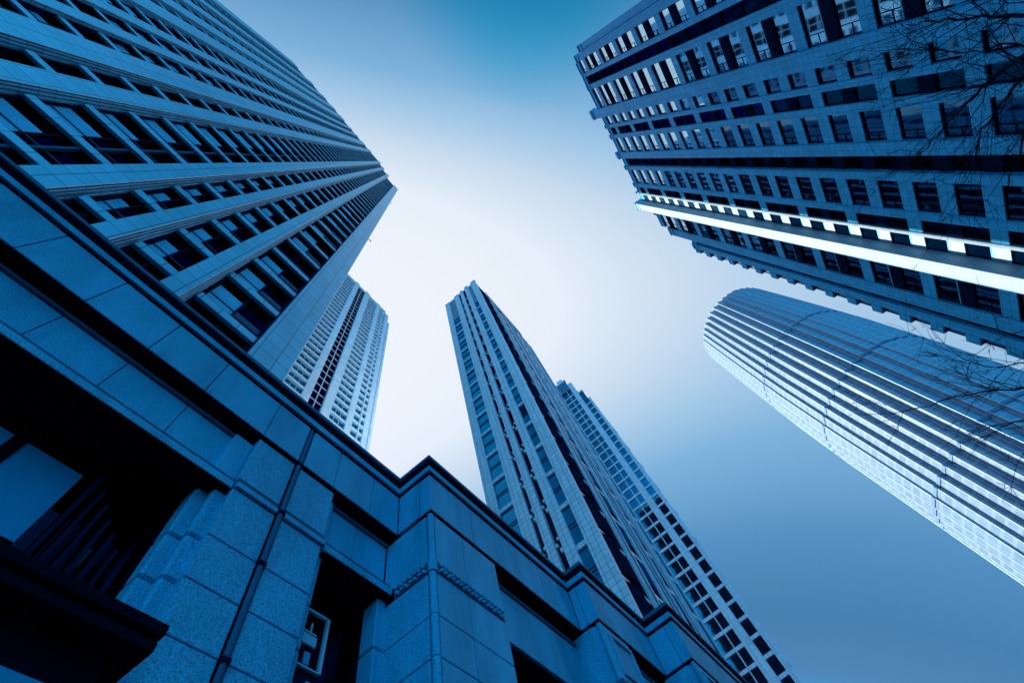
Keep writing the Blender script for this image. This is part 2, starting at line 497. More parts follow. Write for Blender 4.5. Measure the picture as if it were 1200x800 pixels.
    # ---- further pavilions with coffered piers
    for x0, y, x1, nx in ((16.49, 5.75, 18.7, 21.92), (21.92, 4.36, 24.1, 40)):
        pr = MB()
        pr.box(x0 + .14, x1, y + .14, 11.2, 0, 13.84, 'joint')
        lv2 = [0, 1.1, 2.2, 3.3, 4.4, 5.5, 6.6, 7.7, 8.8, 9.9, 11.3]
        for z0, z1 in list(zip(lv2, lv2[1:])) + [(11.6, 13.74)]:
            pr.box(x0 + .1, x1, y + .04, y + .4, z0 + .012, z1 - .012, 'granite', bev=.014)
            pr.box(x0 + .02, x0 + .4, y + .36, y + 1.6, z0 + .012, z1 - .012, 'granite', bev=.014)
        pr.tube([(x0 + .1, y + .12, 0), (x0 + .1, y + .12, 13.72)], [.1, .1], 'granite', 12)
        pr.build('pavilion_wall', pod)
        cf = MB()                                       # raised frame on the pier and a moulded string
        for a0, a1, z0, z1 in ((x0 + .45, x1 - .1, 13.30, 13.46), (x0 + .45, x1 - .1, 11.85, 12.0)):
            cf.box(a0, a1, y - .04, y + .06, z0, z1, 'granite', bev=.015)
        for a in (x0 + .45, x1 - .25):
            cf.box(a, a + .15, y - .038, y + .06, 12.003, 13.297, 'granite', bev=.015)
        cf.box(x0 - .03, x1 + .02, y - .02, y + .3, 11.34, 11.57, 'granite_dark', bev=.02)
        cf.box(x0 - .05, x0 + .2, y + .303, y + 1.2, 11.34, 11.57, 'granite_dark', bev=.02)
        cf.build('raised_frame', pod)
        op = MB()
        op.box(x1, nx - .02, y + .46, y + .62, 11.2, 11.48, 'granite', bev=.012)
        op.box(x1, nx - .02, y + .9, y + 1.0, 0, 11.2, 'glass')
        for k in range(1, 5):
            xx = x1 + (nx - x1) * k / 5
            op.box(xx - .04, xx + .04, y + .84, y + .9, 0, 11.2, 'dark_metal')
        op.build('window', pod)
    # ---- openings: dark reveals, glazing
    sof = MB()
    sof.box(-25.4, 2.12, 8.605, 9.75, 11.55, 11.63, 'black_metal_and_shade')
    sof.box(5.5, 7.86, 8.605, 9.75, 11.55, 11.63, 'black_metal_and_shade')
    sof.box(11.1, 16.55, 7.5, 8.6, 11.40, 11.49, 'black_metal_and_shade')
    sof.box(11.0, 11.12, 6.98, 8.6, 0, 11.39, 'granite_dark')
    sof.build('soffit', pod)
    def glazing(x0, x1, y, z0, z1, nx, zs, panels=()):
        wn = MB()
        wn.box(x0, x1, y + .03, y + .06, z0, z1, 'glass')
        for k in range(nx + 1):
            xx = x0 + (x1 - x0) * k / nx
            wn.box(xx - .06, xx + .06, y - .08, y + .025, z0, z1, 'black_metal_and_shade')
        for z in zs:
            wn.box(x0, x1, y - .06, y + .02, z - .06, z + .06, 'black_metal_and_shade')
        for (a, b, c, d_) in panels:
            wn.box(a, b, y - .02, y + .025, c, d_, 'pane_panel')
        wn.build('window', pod)
    glazing(-11.0, -6.0, 9.5, 6.5, 11.5, 3, (9.35, 7.4))
    glazing(-5.9, -1.02, 9.5, 6.5, 11.5, 3, (9.35, 7.4), [(-2.55, -1.10, 9.42, 11.27)])
    glazing(-.92, 2.15, 9.5, 6.5, 11.5, 2, (7.4,), [(-.85, .29, 9.42, 11.27)])
    glazing(11.2, 16.5, 8.2, 4, 11.38, 4, (9.2, 7))
    # slatted dark screen beside the pale pane
    sl_ = MB()
    for k in range(7):
        x = .52 + k * .22
        sl_.box(x, x + .07, 9.2, 9.4, 6.6, 11.2 - .25 * k, 'dark_metal')
    sl_.build('louvre', pod)
    # ---- window in the middle opening; pale pieces paint frame bits and reflected sky
    wn = MB()
    wn.box(5.6, 7.7, 9.26, 9.3, 4, 11.5, 'glass')
    wn.build('window', pod)
    fr = MB()
    fr.box(6.72, 6.80, 9.15, 9.25, 9.62, 11.03, 'pale_slab', bev=.005)
    fr.box(6.1, 6.71, 9.17, 9.25, 10.98, 11.05, 'pale_slab', bev=.005)
    fr.box(6.1, 6.71, 9.17, 9.25, 9.62, 9.66, 'pale_slab', bev=.005)
    fr.box(6.1, 6.54, 9.19, 9.25, 10.17, 10.42, 'pale_slab', bev=.005)
    fr.box(6.1, 6.52, 9.20, 9.25, 10.46, 10.50, 'pale_slab', bev=.005)
    fr.box(6.32, 6.36, 9.21, 9.25, 10.5, 10.75, 'pale_slab')
    fr.box(6.28, 6.45, 9.20, 9.25, 9.72, 10.0, 'blind', bev=.005)
    fr.box(6.5, 6.62, 9.22, 9.255, 8.9, 9.4, 'pale_slab')
    fr.build('frame_reflections', pod)
    # ---- dark projecting bay with its own cornice, lower left
    bay = MB()
    bay.box(-6, 2.47, 7.0, 8.7, 7.16, 7.33, 'black_metal_and_shade', bev=.01)
    bay.box(-6, 2.30, 7.1, 8.7, 7.06, 7.158, 'black_metal_and_shade', bev=.01)
    bay.box(-6, 2.44, 7.02, 8.7, 6.92, 7.058, 'black_metal_and_shade', bev=.01)
    bay.box(-6, 2.1, 7.45, 8.7, 5.9, 6.918, 'black_metal_and_shade')
    bay.build('window_canopy', pod)
    bp_ = MB()
    bp_.box(-1.2, 1.62, 7.42, 7.448, 5.2, 6.40, 'pane_panel')
    bp_.box(-6, 2.0, 7.5, 8.7, 0, 5.89, 'black_metal_and_shade')
    bp_.build('bay_window', pod)
podium()

# ------------------------------------------------------------------ left tower
lt = thing('office_tower', 'huge blue stone tower with deep vertical piers filling the upper left corner', 'tower')
def left_tower():
    fn = lambda a, n, z: (a, 10 - n, z)
    W = Windows(Matrix())
    H = 187.0
    piers = [(1.2, 2.95, 162, 0, .0), (-2.7, -1.9, 174, .14, .9), (-5.35, -4.65, 181, .15, .9), (-7.8, -6.85, 187, .14, .9), (-12.75, -11.6, 188, .16, .9),
             (-16.2, -14.4, 187, .18, .9), (-18.9, -17.95, 187, 0, .5), (-21.7, -20.65, 187, 0, .5), (-26.6, -24.4, 189, .18, .9),
             (-30.4, -28.4, 189, .18, .9), (-34.4, -32.7, 189, .15, .9), (-39.2, -37.6, 187, .14, .9), (-45.6, -43.2, 183, .14, .9)]
    core = MB(fn)
    core.box(-45.4, 2.6, -30, -1.25, 0, 160, 'joint')
    core.box(-45.4, -2.0, -30, -1.25, 160, 172, 'joint')
    core.box(-45.4, -5.0, -30, -1.25, 172, 185.5, 'joint')
    core.box(2.6, 2.9, -30, -1.0, 0, 161, 'tower_stone')
    core.build('wall', lt)
    for (a, b, h, fl, dp) in piers:
        p = MB(fn)
        p.box(a, b, -1.25, 0, 0, h, 'tower_stone', bev=.03)
        if fl:                                     # fillets on the pier's flank; black strip paints the gaps' shade
            p.box(b + .002, b + .012, -1.2, -.03, 0, h - .3, 'black_metal_and_shade')
            p.box(b + .003, b + .06, -.17, -.07, 0, h - .3, 'tower_stone', bev=.012)
            p.box(b + .003, b + fl * .8, -.33, -.21, 0, h - .6, 'tower_stone', bev=.012)
            p.box(b + .003, b + fl + .03, -.52, -.37, 0, h - .9, 'tower_stone', bev=.012)
        p.build('pier', lt)
    sp = Many(Matrix(), fn); dk = Many(Matrix(), fn)
    ps = sorted(piers)
    FH = 3.7
    for q, (L, Rr) in enumerate(zip(ps, ps[1:])):
        x0, x1 = L[1] + (L[3] + .03 if L[3] else 0) + .06, Rr[0] - .06
        top = min(L[2], Rr[2])
        ln = MB(fn)
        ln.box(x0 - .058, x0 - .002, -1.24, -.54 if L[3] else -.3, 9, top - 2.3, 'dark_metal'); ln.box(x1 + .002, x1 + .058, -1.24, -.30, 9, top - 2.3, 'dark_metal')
        ln.build('reveal', lt)
        wd = x1 - x0
        k = 0
        slot = -14.6 < x0 < -12.5
        deep = 1.0 if slot else .62
        last = Rr[1] > 2
        z = 11.0
        while z + FH < top:
            # thin stone beam across the bay, black box behind it painting the soffit's shade, then the window above
            sp.box(x0, x1, -.46, -.26, z, z + .60, 'tower_stone', bev=.02, more=[(x0, x1, -.43, -.36, z + .603, z + .70, 'tower_stone', .01)])
            dk.box(x0, x1, -1.25, -.463, z + .03, z + .58, 'black_metal_and_shade')
            mb = W.new(fn, ((x0 + x1) / 2, -deep, z + 2.2), (wd, FH - .8))
            g0, g1 = z + .603, z + FH + .027
            gy = -deep
            mb.box(x0, x1, gy - .05, gy, g0, g1, 'glass')
            xm = x0 + wd * .5
            for xx in ((x0 + .05, xm, x1 - .05) if not slot else (x0 + .05, x1 - .05)):
                mb.box(xx - .05, xx + .05, gy + .005, gy + .10, g0, g1, 'dark_metal')
            mb.box(x0 + .11, x1 - .11, gy + .005, gy + .09, g0 + 1.02, g0 + 1.10, 'blue_metal')
            if not slot:
                h = random.choice((1.5, 1.4, 1.5, 1.3, 1.2, .9, 0 if z > 30 else 1.4))
                if h:
                    mb.box(x0 + .12, xm - .06, gy + .005, gy + .05, g0 + .2, g0 + .9 + h, 'blind')
                if last and random.random() < .8:
                    mb.box(xm + .06, x1 - .12, gy + .06, gy + .40, g0 + .1, g0 + .55, 'blue_metal')
                if wd > 3:
                    mb.box(x0 + wd * .7 - .06, x0 + wd * .7 + .06, gy + .005, gy + .2, g0, g1, 'blue_metal')
            z += FH; k += 1
    sp.finish(lt, 'spandrel', 'remaining_spandrels'); dk.finish(lt, 'soffit', 'remaining_soffits')
    rf = MB(fn)
    for (L, Rr) in zip(ps, ps[1:]):
        top = min(L[2], Rr[2])
        rf.box(L[1] + L[3] + .01, Rr[0] - .01, -1.3, -.2, top - 2.2, top - .4, 'tower_stone', bev=.03)
    rf.build('parapet', lt)
    br = MB(fn)
    for z in (62, 117):
        br.box(2.95, 3.5, -.5, -.42, z, z + .08, 'dark_metal'); br.box(3.4, 3.52, -.52, -.40, z - .12, z + .0, 'dark_metal', bev=.02)
    br.build('floodlight', lt)
    W.finish(lt, 'window', 'remaining_windows')
left_tower()

# ------------------------------------------------------------------ right tower
RA = R(5.46)
rt = thing('office_tower', 'dark blue tower at upper right crossed by one strip of white sunlight', 'tower', (37 * math.sin(RA), -37 * math.cos(RA), 0), RA)
def right_tower():
    fn = lambda a, n, z: (a, n, z)
    W = Windows(Matrix.Translation(rt.location) @ Matrix.Rotation(RA, 4, 'Z'))
    FH, Z0 = 3.68, 43.74 - 11 * 3.68
    H = 104.6
    core = MB()
    core.box(1.4, 32.2, -30, -.95, 0, H - 1.2, 'joint')
    core.box(32.2, 38.4, -30, -.95, 0, 104, 'joint')
    core.box(38.4, 41.3, -30, -.95, 0, 99, 'joint')
    core.box(41.3, 44.6, -30, -.95, 0, 87, 'joint')
    core.box(.6, 1.4, -30, -1.5, 0, 99, 'right_stone')
    core.build('wall', rt)
    # (s0, s1, top, projection)
    P = [(.25, 1.35, 100.5, -.25), (1.4, 2.6, 103.5, -.05), (5.0, 5.72, 104, 0), (7.28, 8.24, 104.5, 0), (12.2, 14.05, 109, .18), (15.83, 16.52, 105, 0), (18.1, 18.95, 105, 0),
         (22.1, 23.5, 106.2, .1), (25.35, 26.25, 105.2, 0), (29.6, 30.5, 105, 0), (32.0, 32.42, 106, 0), (34.0, 35.65, 106, 1.35),
         (40.4, 42.1, 98, 0), (42.9, 44.0, 90, 0)]
    for a, b, h, pr in P:
        p = MB()
        cl = 'sunlit_stone' if 31.9 < a < 35 else 'right_stone'
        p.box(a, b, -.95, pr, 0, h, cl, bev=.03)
        if pr > .05 and pr < 1:
            p.box(a - .12, b + .12, -.95, pr + .2, h - 1.6, h - .9, 'right_stone', bev=.06)
        else:
            p.box(a - .06, b + .06, -.95, pr + .16, h - .9, h - .5, 'right_stone', bev=.04)
        p.box(a + .06, b - .06, -.95, pr + .1, h - 2.4, h - 2.2, 'right_stone', bev=.03)
        p.build('pier', rt)
    # bays: s0, s1, rule for what closes each storey, recess, top
    B = [(2.6, 5.0, 'alt', .34, 103), (5.72, 7.28, 'dark', .5, 103), (8.24, 12.2, 'alt2', .34, 104), (14.05, 15.83, 'all', .34, 104),
         (16.52, 18.1, 'two', .3, 104), (18.95, 22.1, 'all', .30, 104), (23.5, 25.35, 'dark', .55, 104), (26.25, 29.6, 'all', .30, 104),
         (30.5, 32.0, 'two', .3, 104), (32.42, 34.0, 'all', .2, 105), (35.65, 40.4, 'alt2', .34, 100.2), (42.1, 42.9, 'dark', .55, 88), (44.0, 45.1, 'edge', .5, 88)]
    RM = Matrix.Translation(rt.location) @ Matrix.Rotation(RA, 4, 'Z')
    sp = Many(RM, fn)
    dim = Many(RM, fn)
    for s0, s1, rule, rc, top in B:
        k = 0
        z = Z0
        while z + FH <= top + .01:
            light = rule in ('all', 'edge') or (rule in ('alt', 'alt2', 'two') and k % 2 == 0)
            if light:
                sp.box(s0, s1, -.26, -.12 if rule != 'edge' else .05, z, z + 1.42, 'sunlit_stone' if 32 < s0 < 33 else 'right_stone', bev=.02, more=[(s0, s1, -.95, -.262, z + .02, z + 1.40, 'black_metal_and_shade')])  # black box behind the face paints the underside's shade
            else:
                dim.box(s0, s1, -.95, -rc + .12, z, z + 1.42, 'dark_metal', bev=.02)
            g0, g1 = z + 1.43, z + FH - .003
            wd = s1 - s0
            mb = W.new(fn, ((s0 + s1) / 2, -rc, (g0 + g1) / 2), (wd, g1 - g0))
            gl = 'glass' if rule in ('dark', 'two') else ('mirror_glass' if s0 < 13 or z > 64 else 'dim_glass')  # glass tone by position paints which panes reflect bright sky
            # every pane sits a touch out of true, as real glazing does
            t1, t2 = random.uniform(-.012, .012), random.uniform(-.012, .012)
            fr = -rc - .06
            a0, a1 = s0 + .09, s1 - .09
            mb.poly([(a0, fr - t1, g0 + .08), (a1, fr - t1 - t2, g0 + .08), (a1, fr + t1 - t2, g1 - .08), (a0, fr + t1, g1 - .08)], [(0, 3, 2, 1)], gl)
            mb.box(s0, s1, fr - .25, fr - .06, g0, g1, 'black_metal_and_shade')
            mb.box(s0, s0 + .085, fr - .05, fr + .06, g0, g1, 'black_metal_and_shade'); mb.box(s1 - .085, s1, fr - .05, fr + .06, g0, g1, 'black_metal_and_shade')
            mb.box(s0 + .087, s1 - .087, fr - .05, fr + .06, g0, g0 + .08, 'black_metal_and_shade'); mb.box(s0 + .087, s1 - .087, fr - .05, fr + .06, g1 - .08, g1, 'black_metal_and_shade')
            if rule in ('all', 'alt', 'alt2'):
                mb.box(s0 + .09, s1 - .09, fr + .062, fr + .10, g0, g0 + .16, 'blind')
            if wd > 2:                                 # lower opening light with two small panes
                sx = s0 + wd * .74
                mb.box(sx - .035, sx + .035, fr - .03, fr + .05, g0 + .083, g1 - .083, 'black_metal_and_shade')
                mb.box(sx + .037, s1 - .09, fr - .03, fr + .045, g0 + .95, g0 + 1.02, 'black_metal_and_shade')
            z += FH; k += 1
    sp.finish(rt, 'spandrel', 'remaining_spandrels'); dim.finish(rt, 'infill_panel', 'remaining_infill_panels')
    for s0, s1, rule, rc, top in B:
        cr = MB()
        n = int((top - Z0) / FH)
        zz = Z0 + n * FH
        cr.box(s0 + .005, s1 - .005, -.95, -.10, zz, zz + 1.1, 'right_stone', bev=.03)
        cr.box(s0 + .07, s1 - .07, -.95, .05, zz + 1.11, zz + 1.35, 'right_stone', bev=.03)
        cr.build('cornice', rt)
    W.finish(rt, 'window', 'remaining_windows')
right_tower()

# ------------------------------------------------------------------ centre tower
ct = thing('skyscraper', 'tall slim stone skyscraper with columns of blue windows standing in the centre', 'tower', (0, 0, -.04))
ct.scale = (1.025, 1.025, 1.025)
def centre_tower():
    XC, YC = 47.8, 12.2
    ff = lambda a, n, z: (XC - n, a, z)          # front, faces -X
    fs = lambda a, n, z: (a, YC - n, z)          # flank, faces -Y
    H = 188.4
    W = Windows(Matrix())
    core = MB()
    core.box(XC + .7, 84.2, YC + .9, 27.6, 0, 186, 'joint')
    core.box(XC + 2, 83.5, 27.3, 28.3, 0, 168, 'centre_stone')
    core.build('wall', ct)
    PR = [(12.2, 14.4, H), (16.0, 17.7, H + .3), (18.65, 20.1, H - .4), (20.9, 23.05, H - .8), (25.85, 27.9, H - 1.5)]
    for a, b, h in PR:
        p = MB(ff); p.box(a, b, -.7, 0, 0, h, 'centre_stone', bev=.05)
        p.box(a - .05, b + .05, -.7, .12, h - 1.0, h - .6, 'centre_stone', bev=.04)
        p.build('pier', ct)
    k = .7836
    lv = (119.65 - 1.6) * k + 1.6
    PZ = 9.93 * k
    sp = Many(Matrix(), ff)
    bl = Many(Matrix(), ff)
    z = lv - 11 * PZ
    while z < H - 3:
        top = z > H - 26
        for a, b in ((14.4, 16.0), (23.05, 25.85)):
            nsub = 3 if top else 1
            for q in range(nsub):
                zz = z + PZ * q / nsub
                hh = PZ / nsub
                if zz + hh > H - .5: break
                sp.box(a, b, -.7, -.14, zz - .85, zz, 'centre_stone', bev=.03)
                mb = W.new(ff, ((a + b) / 2, -.4, zz + (hh - .85) / 2), (b - a, hh - .85))
                mb.box(a, b, -.6, -.5, zz + .003, zz + hh - .853, 'blue_glass')
                for f_ in ((.5,) if not top else ()):
                    for e in (-.28, .28):
                        mb.box(a, b, -.49, -.40, zz + (hh - .85) * f_ + e - .06, zz + (hh - .85) * f_ + e + .06, 'blue_metal')
        for a, b in ((17.7, 18.65), (20.1, 20.9)):
            mb = W.new(ff, ((a + b) / 2, -.4, z + PZ / 2), (b - a, PZ))
            mb.box(a, b, -.66, -.55, z, z + PZ - .003, 'glass')
            if z + PZ < H - 1:
                for q, (u0, u1, f0, f1) in enumerate(((0, .45, .06, .15), (.55, 1, .20, .28), (0, .4, .33, .40))):
                    bl.box(a + (b - a) * u0, a + (b - a) * u1, -.54, -.06, z + PZ * f0, z + PZ * f1, 'centre_stone', bev=.02)
        z += PZ
    sp.finish(ct, 'spandrel', 'remaining_spandrels'); bl.finish(ct, 'key_block', 'remaining_key_blocks')
    # flank: pale corner edge, column of dark bays, then fins
    ed = MB(fs); ed.box(XC + .01, XC + .75, -.9, .02, 0, H - .5, 'pale_slab', bev=.05); ed.build('corner_edge', ct)
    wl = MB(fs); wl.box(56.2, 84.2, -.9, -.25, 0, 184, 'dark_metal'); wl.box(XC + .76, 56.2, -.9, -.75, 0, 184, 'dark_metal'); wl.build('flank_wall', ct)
    z = lv - 11 * PZ + 1
    while z < H - 8:
        mb = W.new(fs, (52, -.3, z + PZ / 2), (5, PZ))
        pts = []
        n = 10
        V = []; 
        for zz in (z + .9, z + PZ - .5):
            for i in range(n + 1):
                t = math.pi * i / n
                V.append((51.9 - 3.0 * math.cos(t), -.74 + 1.0 * math.sin(t), zz))
        Fc = [(i, i + 1, n + 2 + i, n + 1 + i) for i in range(n)] + [tuple(range(n + 1))[::-1], tuple(range(n + 1, 2 * n + 2))]
        mb.poly(V, [f[::-1] for f in Fc], 'dark_metal')
        mb.box(XC + 1, 56, -.74, -.15, z - .3, z + .3, 'centre_stone', bev=.05)
        z += PZ
    for i, x in enumerate((56.4, 58.4, 60.2, 64.2, 66.3, 68.3, 70.3, 74.5, 76.5, 77.5, 78.5, 80.3, 83.5)):
        fin = MB(fs); fin.box(x, x + .38, -.25, -.06 if i % 3 else .12, 0, 183 - (x - 56) * .06, 'pale_metal', bev=.04); fin.build('fin', ct)
    bays = Many(Matrix(), fs)
    for (x0, x1) in ((60.95, 64.1), (71.1, 74.4), (81.0, 83.4)):
        z = 8
        while z < 178:
            bays.box(x0, x1, -.24, -.18, z, z + PZ * .62, 'glass', more=[(x0, x1, -.24, -.12, z + PZ * .62 + .01, z + PZ * .72, 'pale_metal')])
            z += PZ
    bays.finish(ct, 'flank_window', 'remaining_flank_windows')
    rf = MB()
    rf.box(XC + .3, 84, YC + .3, 27.5, 186, 187.2, 'centre_stone', bev=.05)
    rf.box(56, 80, YC + .1, 24, 187.2, 192, 'centre_stone', bev=.05)
    rf.build('roof', ct)
    W.finish(ct, 'window', 'remaining_windows')
centre_tower()

# ------------------------------------------------------------------ slab tower behind the centre tower
dt = thing('skyscraper', 'pale gridded skyscraper half hidden behind the centre tower with a white stripe down its face', 'tower')
def grid_tower():
    X = 146.0
    ff = lambda a, n, z: (X - n, a, z)
    fs = lambda a, n, z: (a, 9.4 - n, z)
    W = Windows(Matrix())
    core = MB()
    core.box(X + .8, X + 22, 9.8, 23.5, 0, 214, 'joint')
    core.box(X + .8, X + 22, 12.4, 23.5, 214, 236, 'joint')
    core.box(X + 2, X + 20, 15, 23.5, 236, 248, 'centre_stone')
    core.build('wall', dt)
    for a, b, h in ((12.25, 14.85, 241), (21.2, 23.5, 236), (8.25, 9.45, 217)):
        p = MB(ff); p.box(a, b, -.8, 0, 0, h, 'grid_stone', bev=.06); p.build('pier', dt)
    mu = MB(ff); mu.box(17.25, 17.55, -.8, -.1, 0, 236, 'grid_stone', bev=.04); mu.build('mullion', dt)
    sp = Many(Matrix(), ff)
    FH = 5.37
    z = 217.55 - 40 * FH
    while z < 233:
        for a, b in ((9.45, 12.25), (14.85, 17.25), (17.55, 21.2)):
            if a < 10 and z > 213: continue
            sp.box(a, b, -.45, -.15, z, z + 1.0, 'grid_stone', bev=.04)
            mb = W.new(ff, ((a + b) / 2, -.5, z + 3.3), (b - a, FH - 1.4))
            mb.box(a, b, -.55, -.46, z - .1, z + FH - .103, 'blue_glass')
            mb.box((a + b) / 2 - .05, (a + b) / 2 + .05, -.455, -.4, z + 1.01, z + FH - .01, 'dark_metal')
            mb.box(a, b, -.455, -.41, z + 1.01, z + 1.25, 'blue_metal')
        z += FH
    sp.finish(dt, 'spandrel', 'remaining_spandrels')
    cr = MB(ff)
    cr.box(14.86, 21.2, -.8, -.3, 235.5, 246, 'blue_glass')
    for a in (15.9, 17.3, 18.7, 20.1):
        cr.box(a, a + .18, -.3, -.1, 235.5, 246, 'grid_stone')
    cr.box(14.6, 23.4, -1.2, .1, 246.1, 248, 'grid_stone', bev=.05)
    cr.box(16.5, 20, -4, -1.3, 248, 253, 'centre_stone', bev=.05)
    cr.box(9.6, 12.2, -.8, -.3, 216, 226, 'blue_glass'); cr.box(9.45, 12.24, -1.2, 0, 226, 227.5, 'centre_stone', bev=.05)
    cr.build('crown', dt)
    sd_ = MB(fs)
    sd_.box(X + .8, X + 22, -.6, -.1, 0, 214, 'centre_stone')
    for k in range(8):
        x = X + 1.2 + k * 2.6
        sd_.box(x, x + .5, -.1, .3, 0, 215, 'pale_metal', bev=.04)
    for z in range(14, 214, 16):
        sd_.box(X + 18, X + 22.4, -.1, .45, z, z + 1.2, 'centre_stone', bev=.04)
    sd_.build('flank_wall', dt)
    W.finish(dt, 'window', 'remaining_windows')
grid_tower()

# ------------------------------------------------------------------ tower behind the left tower; whitening haze put into its pale stone
bt = thing('skyscraper', 'haze-whitened tower with louvred columns peeping out behind the left tower', 'tower', (0, 0, -.024))
bt.scale = (1.015, 1.015, 1.015)
def white_tower():
    Y = 66.0
    fn = lambda a, n, z: (a, Y - n, z)
    W = Windows(Matrix())
    H = 262
    core = MB(fn)
    core.box(7, 50.3, -30, -1.0, 0, 258, 'joint')
    core.box(50.3, 51.4, -30, -.9, 0, 246, 'centre_stone')
    core.build('wall', bt)
    for a, b, h in ((7, 12, H), (17.2, 19.6, H), (25.5, 28.1, H + 1), (32.6, 35.7, H + 1), (41.35, 43.7, H), (46.05, 46.6, H - 2), (48.0, 50.2, H - 4), (50.4, 51.6, H - 14)):
        p = MB(fn); p.box(a, b, -1.0, 0, 0, h, 'hazed_stone', bev=.08); p.build('pier', bt)
    sp = Many(Matrix(), fn)
    z = 126.86 - 26 * 4.6
    while z < H - 5:
        for a, b in ((12, 17.2), (19.6, 25.5), (35.7, 41.35)):
            sp.box(a, b, -1.0, -.1, z, z + 1.25, 'pale_slab', bev=.05, more=[(a, b, -1.0, -.45, z + 1.27, z + 1.9, 'pale_slab', .04)])
            mb = W.new(fn, ((a + b) / 2, -.6, z + 1.3), (b - a, 2.7))
            mb.box(a, b, -.95, -.85, z + 1.92, z + 4.597, 'blue_glass')
            for q in (1, 2):
                mb.box(a + (b - a) * q / 3 - .06, a + (b - a) * q / 3 + .06, -.84, -.7, z + 1.93, z + 4.59, 'pale_slab')
        for a, b in ((43.7, 46.05), (46.6, 48.0)):
            sp.box(a, b, -1.0, -.15, z, z + 1.7, 'pale_slab', bev=.05)
            mb = W.new(fn, ((a + b) / 2, -.6, z + 1.3), (b - a, 2.7))
            mb.box(a, b, -.95, -.8, z + 1.71, z + 4.597, 'blue_glass')
        z += 4.6
    z = 155.1 - 15 * 9.4
    while z < H - 6:
        for q in range(2):
            zz = z + 4.7 * q
            for a, b in ((28.1, 30.2), (30.45, 32.6)):
                mb = W.new(fn, ((a + b) / 2, -.8, zz + 2.3), (b - a, 4.4))
                mb.box(a, b, -.97, -.86, zz, zz + 4.69, 'glass')
                mb.box(a, b, -.85, -.6, zz, zz + .28, 'pale_slab')
        z += 9.4
    sp.finish(bt, 'spandrel', 'remaining_spandrels')
    mu = MB(fn); mu.box(30.2, 30.45, -.97, -.55, 0, H - 3, 'pale_slab', bev=.03); mu.build('mullion', bt)
    pr = MB(fn)
    for a, b in ((12, 17.2), (19.6, 25.5), (28.1, 32.6), (35.7, 41.35), (43.7, 48.0)):
        pr.box(a + .01, b - .01, -1.0, -.05, H - 3.4, H - .8, 'pale_slab', bev=.05)
    pr.build('parapet', bt)
    W.finish(bt, 'window', 'remaining_windows')
white_tower()

# ------------------------------------------------------------------ round glass tower
TA = R(-24.8); TD = 230.0
tt = thing('glass_tower', 'round glass tower with sawtooth vertical ribs catching white sunlight at right', 'tower', (TD * math.cos(TA), TD * math.sin(TA), 0))
def round_tower():
    RT = 32.4
    prof = [(0, 1), (100, 1), (150, 1), (185, .975), (212, .93), (240, .878), (264, .83)]
    A0 = R(108)                                  # the sunny faces look this way
    ux, uy = Vector((math.cos(A0), math.sin(A0))), Vector((-math.sin(A0), math.cos(A0)))
    def outline(r, off=0.0):
        pts = []
        N = 11
        for q in range(4):
            c, s_ = math.cos(q * math.pi / 2), math.sin(q * math.pi / 2)
            ang = [math.pi / 2 * (k + .5) / N for k in range(N)]
            lst = []
            for k in range(N):
                a = ang[k]
                x, y = (r + off) * math.cos(a), (r + off) * math.sin(a)
                if k:
                    lst.append(((r + off) * math.cos(a), lst[-1][1]))
                lst.append((x, y))
            for x, y in lst:
                X_, Y_ = x * c - y * s_, x * s_ + y * c
                v = ux * X_ + uy * Y_
                pts.append((v.x, v.y))
        return pts
    base = outline(RT)
    n = len(base)
    wl = MB()
    V = []
    for z, s_ in prof:
        V += [(x * s_, y * s_, z) for x, y in base]
    Fc = []
    for L in range(len(prof) - 1):
        for i in range(n):
            j = (i + 1) % n
            Fc.append((L * n + i, L * n + j, (L + 1) * n + j, (L + 1) * n + i))
    Fc.append(tuple((len(prof) - 1) * n + i for i in range(n)))
    wl.poly(V, Fc, 'curtain_wall')
    wl.build('wall', tt)
    def sc_at(z):
        for (a, s0), (b, s1) in zip(prof, prof[1:]):
            if z <= b: return s0 + (s1 - s0) * (z - a) / (b - a)
        return prof[-1][1]
    # louvred plant storeys
    for z in (62, 107, 157, 199):
        lb = MB()
        s0, s1 = sc_at(z), sc_at(z + 1.3)
        o0 = outline(RT, .25)
        V = [(x * s0, y * s0, z) for x, y in o0] + [(x * s1, y * s1, z + 1.3) for x, y in o0]
        lb.poly(V, [(i, (i + 1) % n, n + (i + 1) % n, n + i) for i in range(n)] + [tuple(range(n))[::-1], tuple(range(n, 2 * n))], 'louvre_glass')
        lb.build('plant_storey', tt)
    # bright corner ribs along every tooth
    for i in range(n):
        rb = MB()
        x, y = base[i]
        v = Vector((x, y)); d_ = v.normalized()
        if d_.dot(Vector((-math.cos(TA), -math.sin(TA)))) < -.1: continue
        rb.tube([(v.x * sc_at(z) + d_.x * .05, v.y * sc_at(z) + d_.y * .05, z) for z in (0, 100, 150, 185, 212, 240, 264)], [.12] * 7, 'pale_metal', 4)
        rb.build('rib', tt)
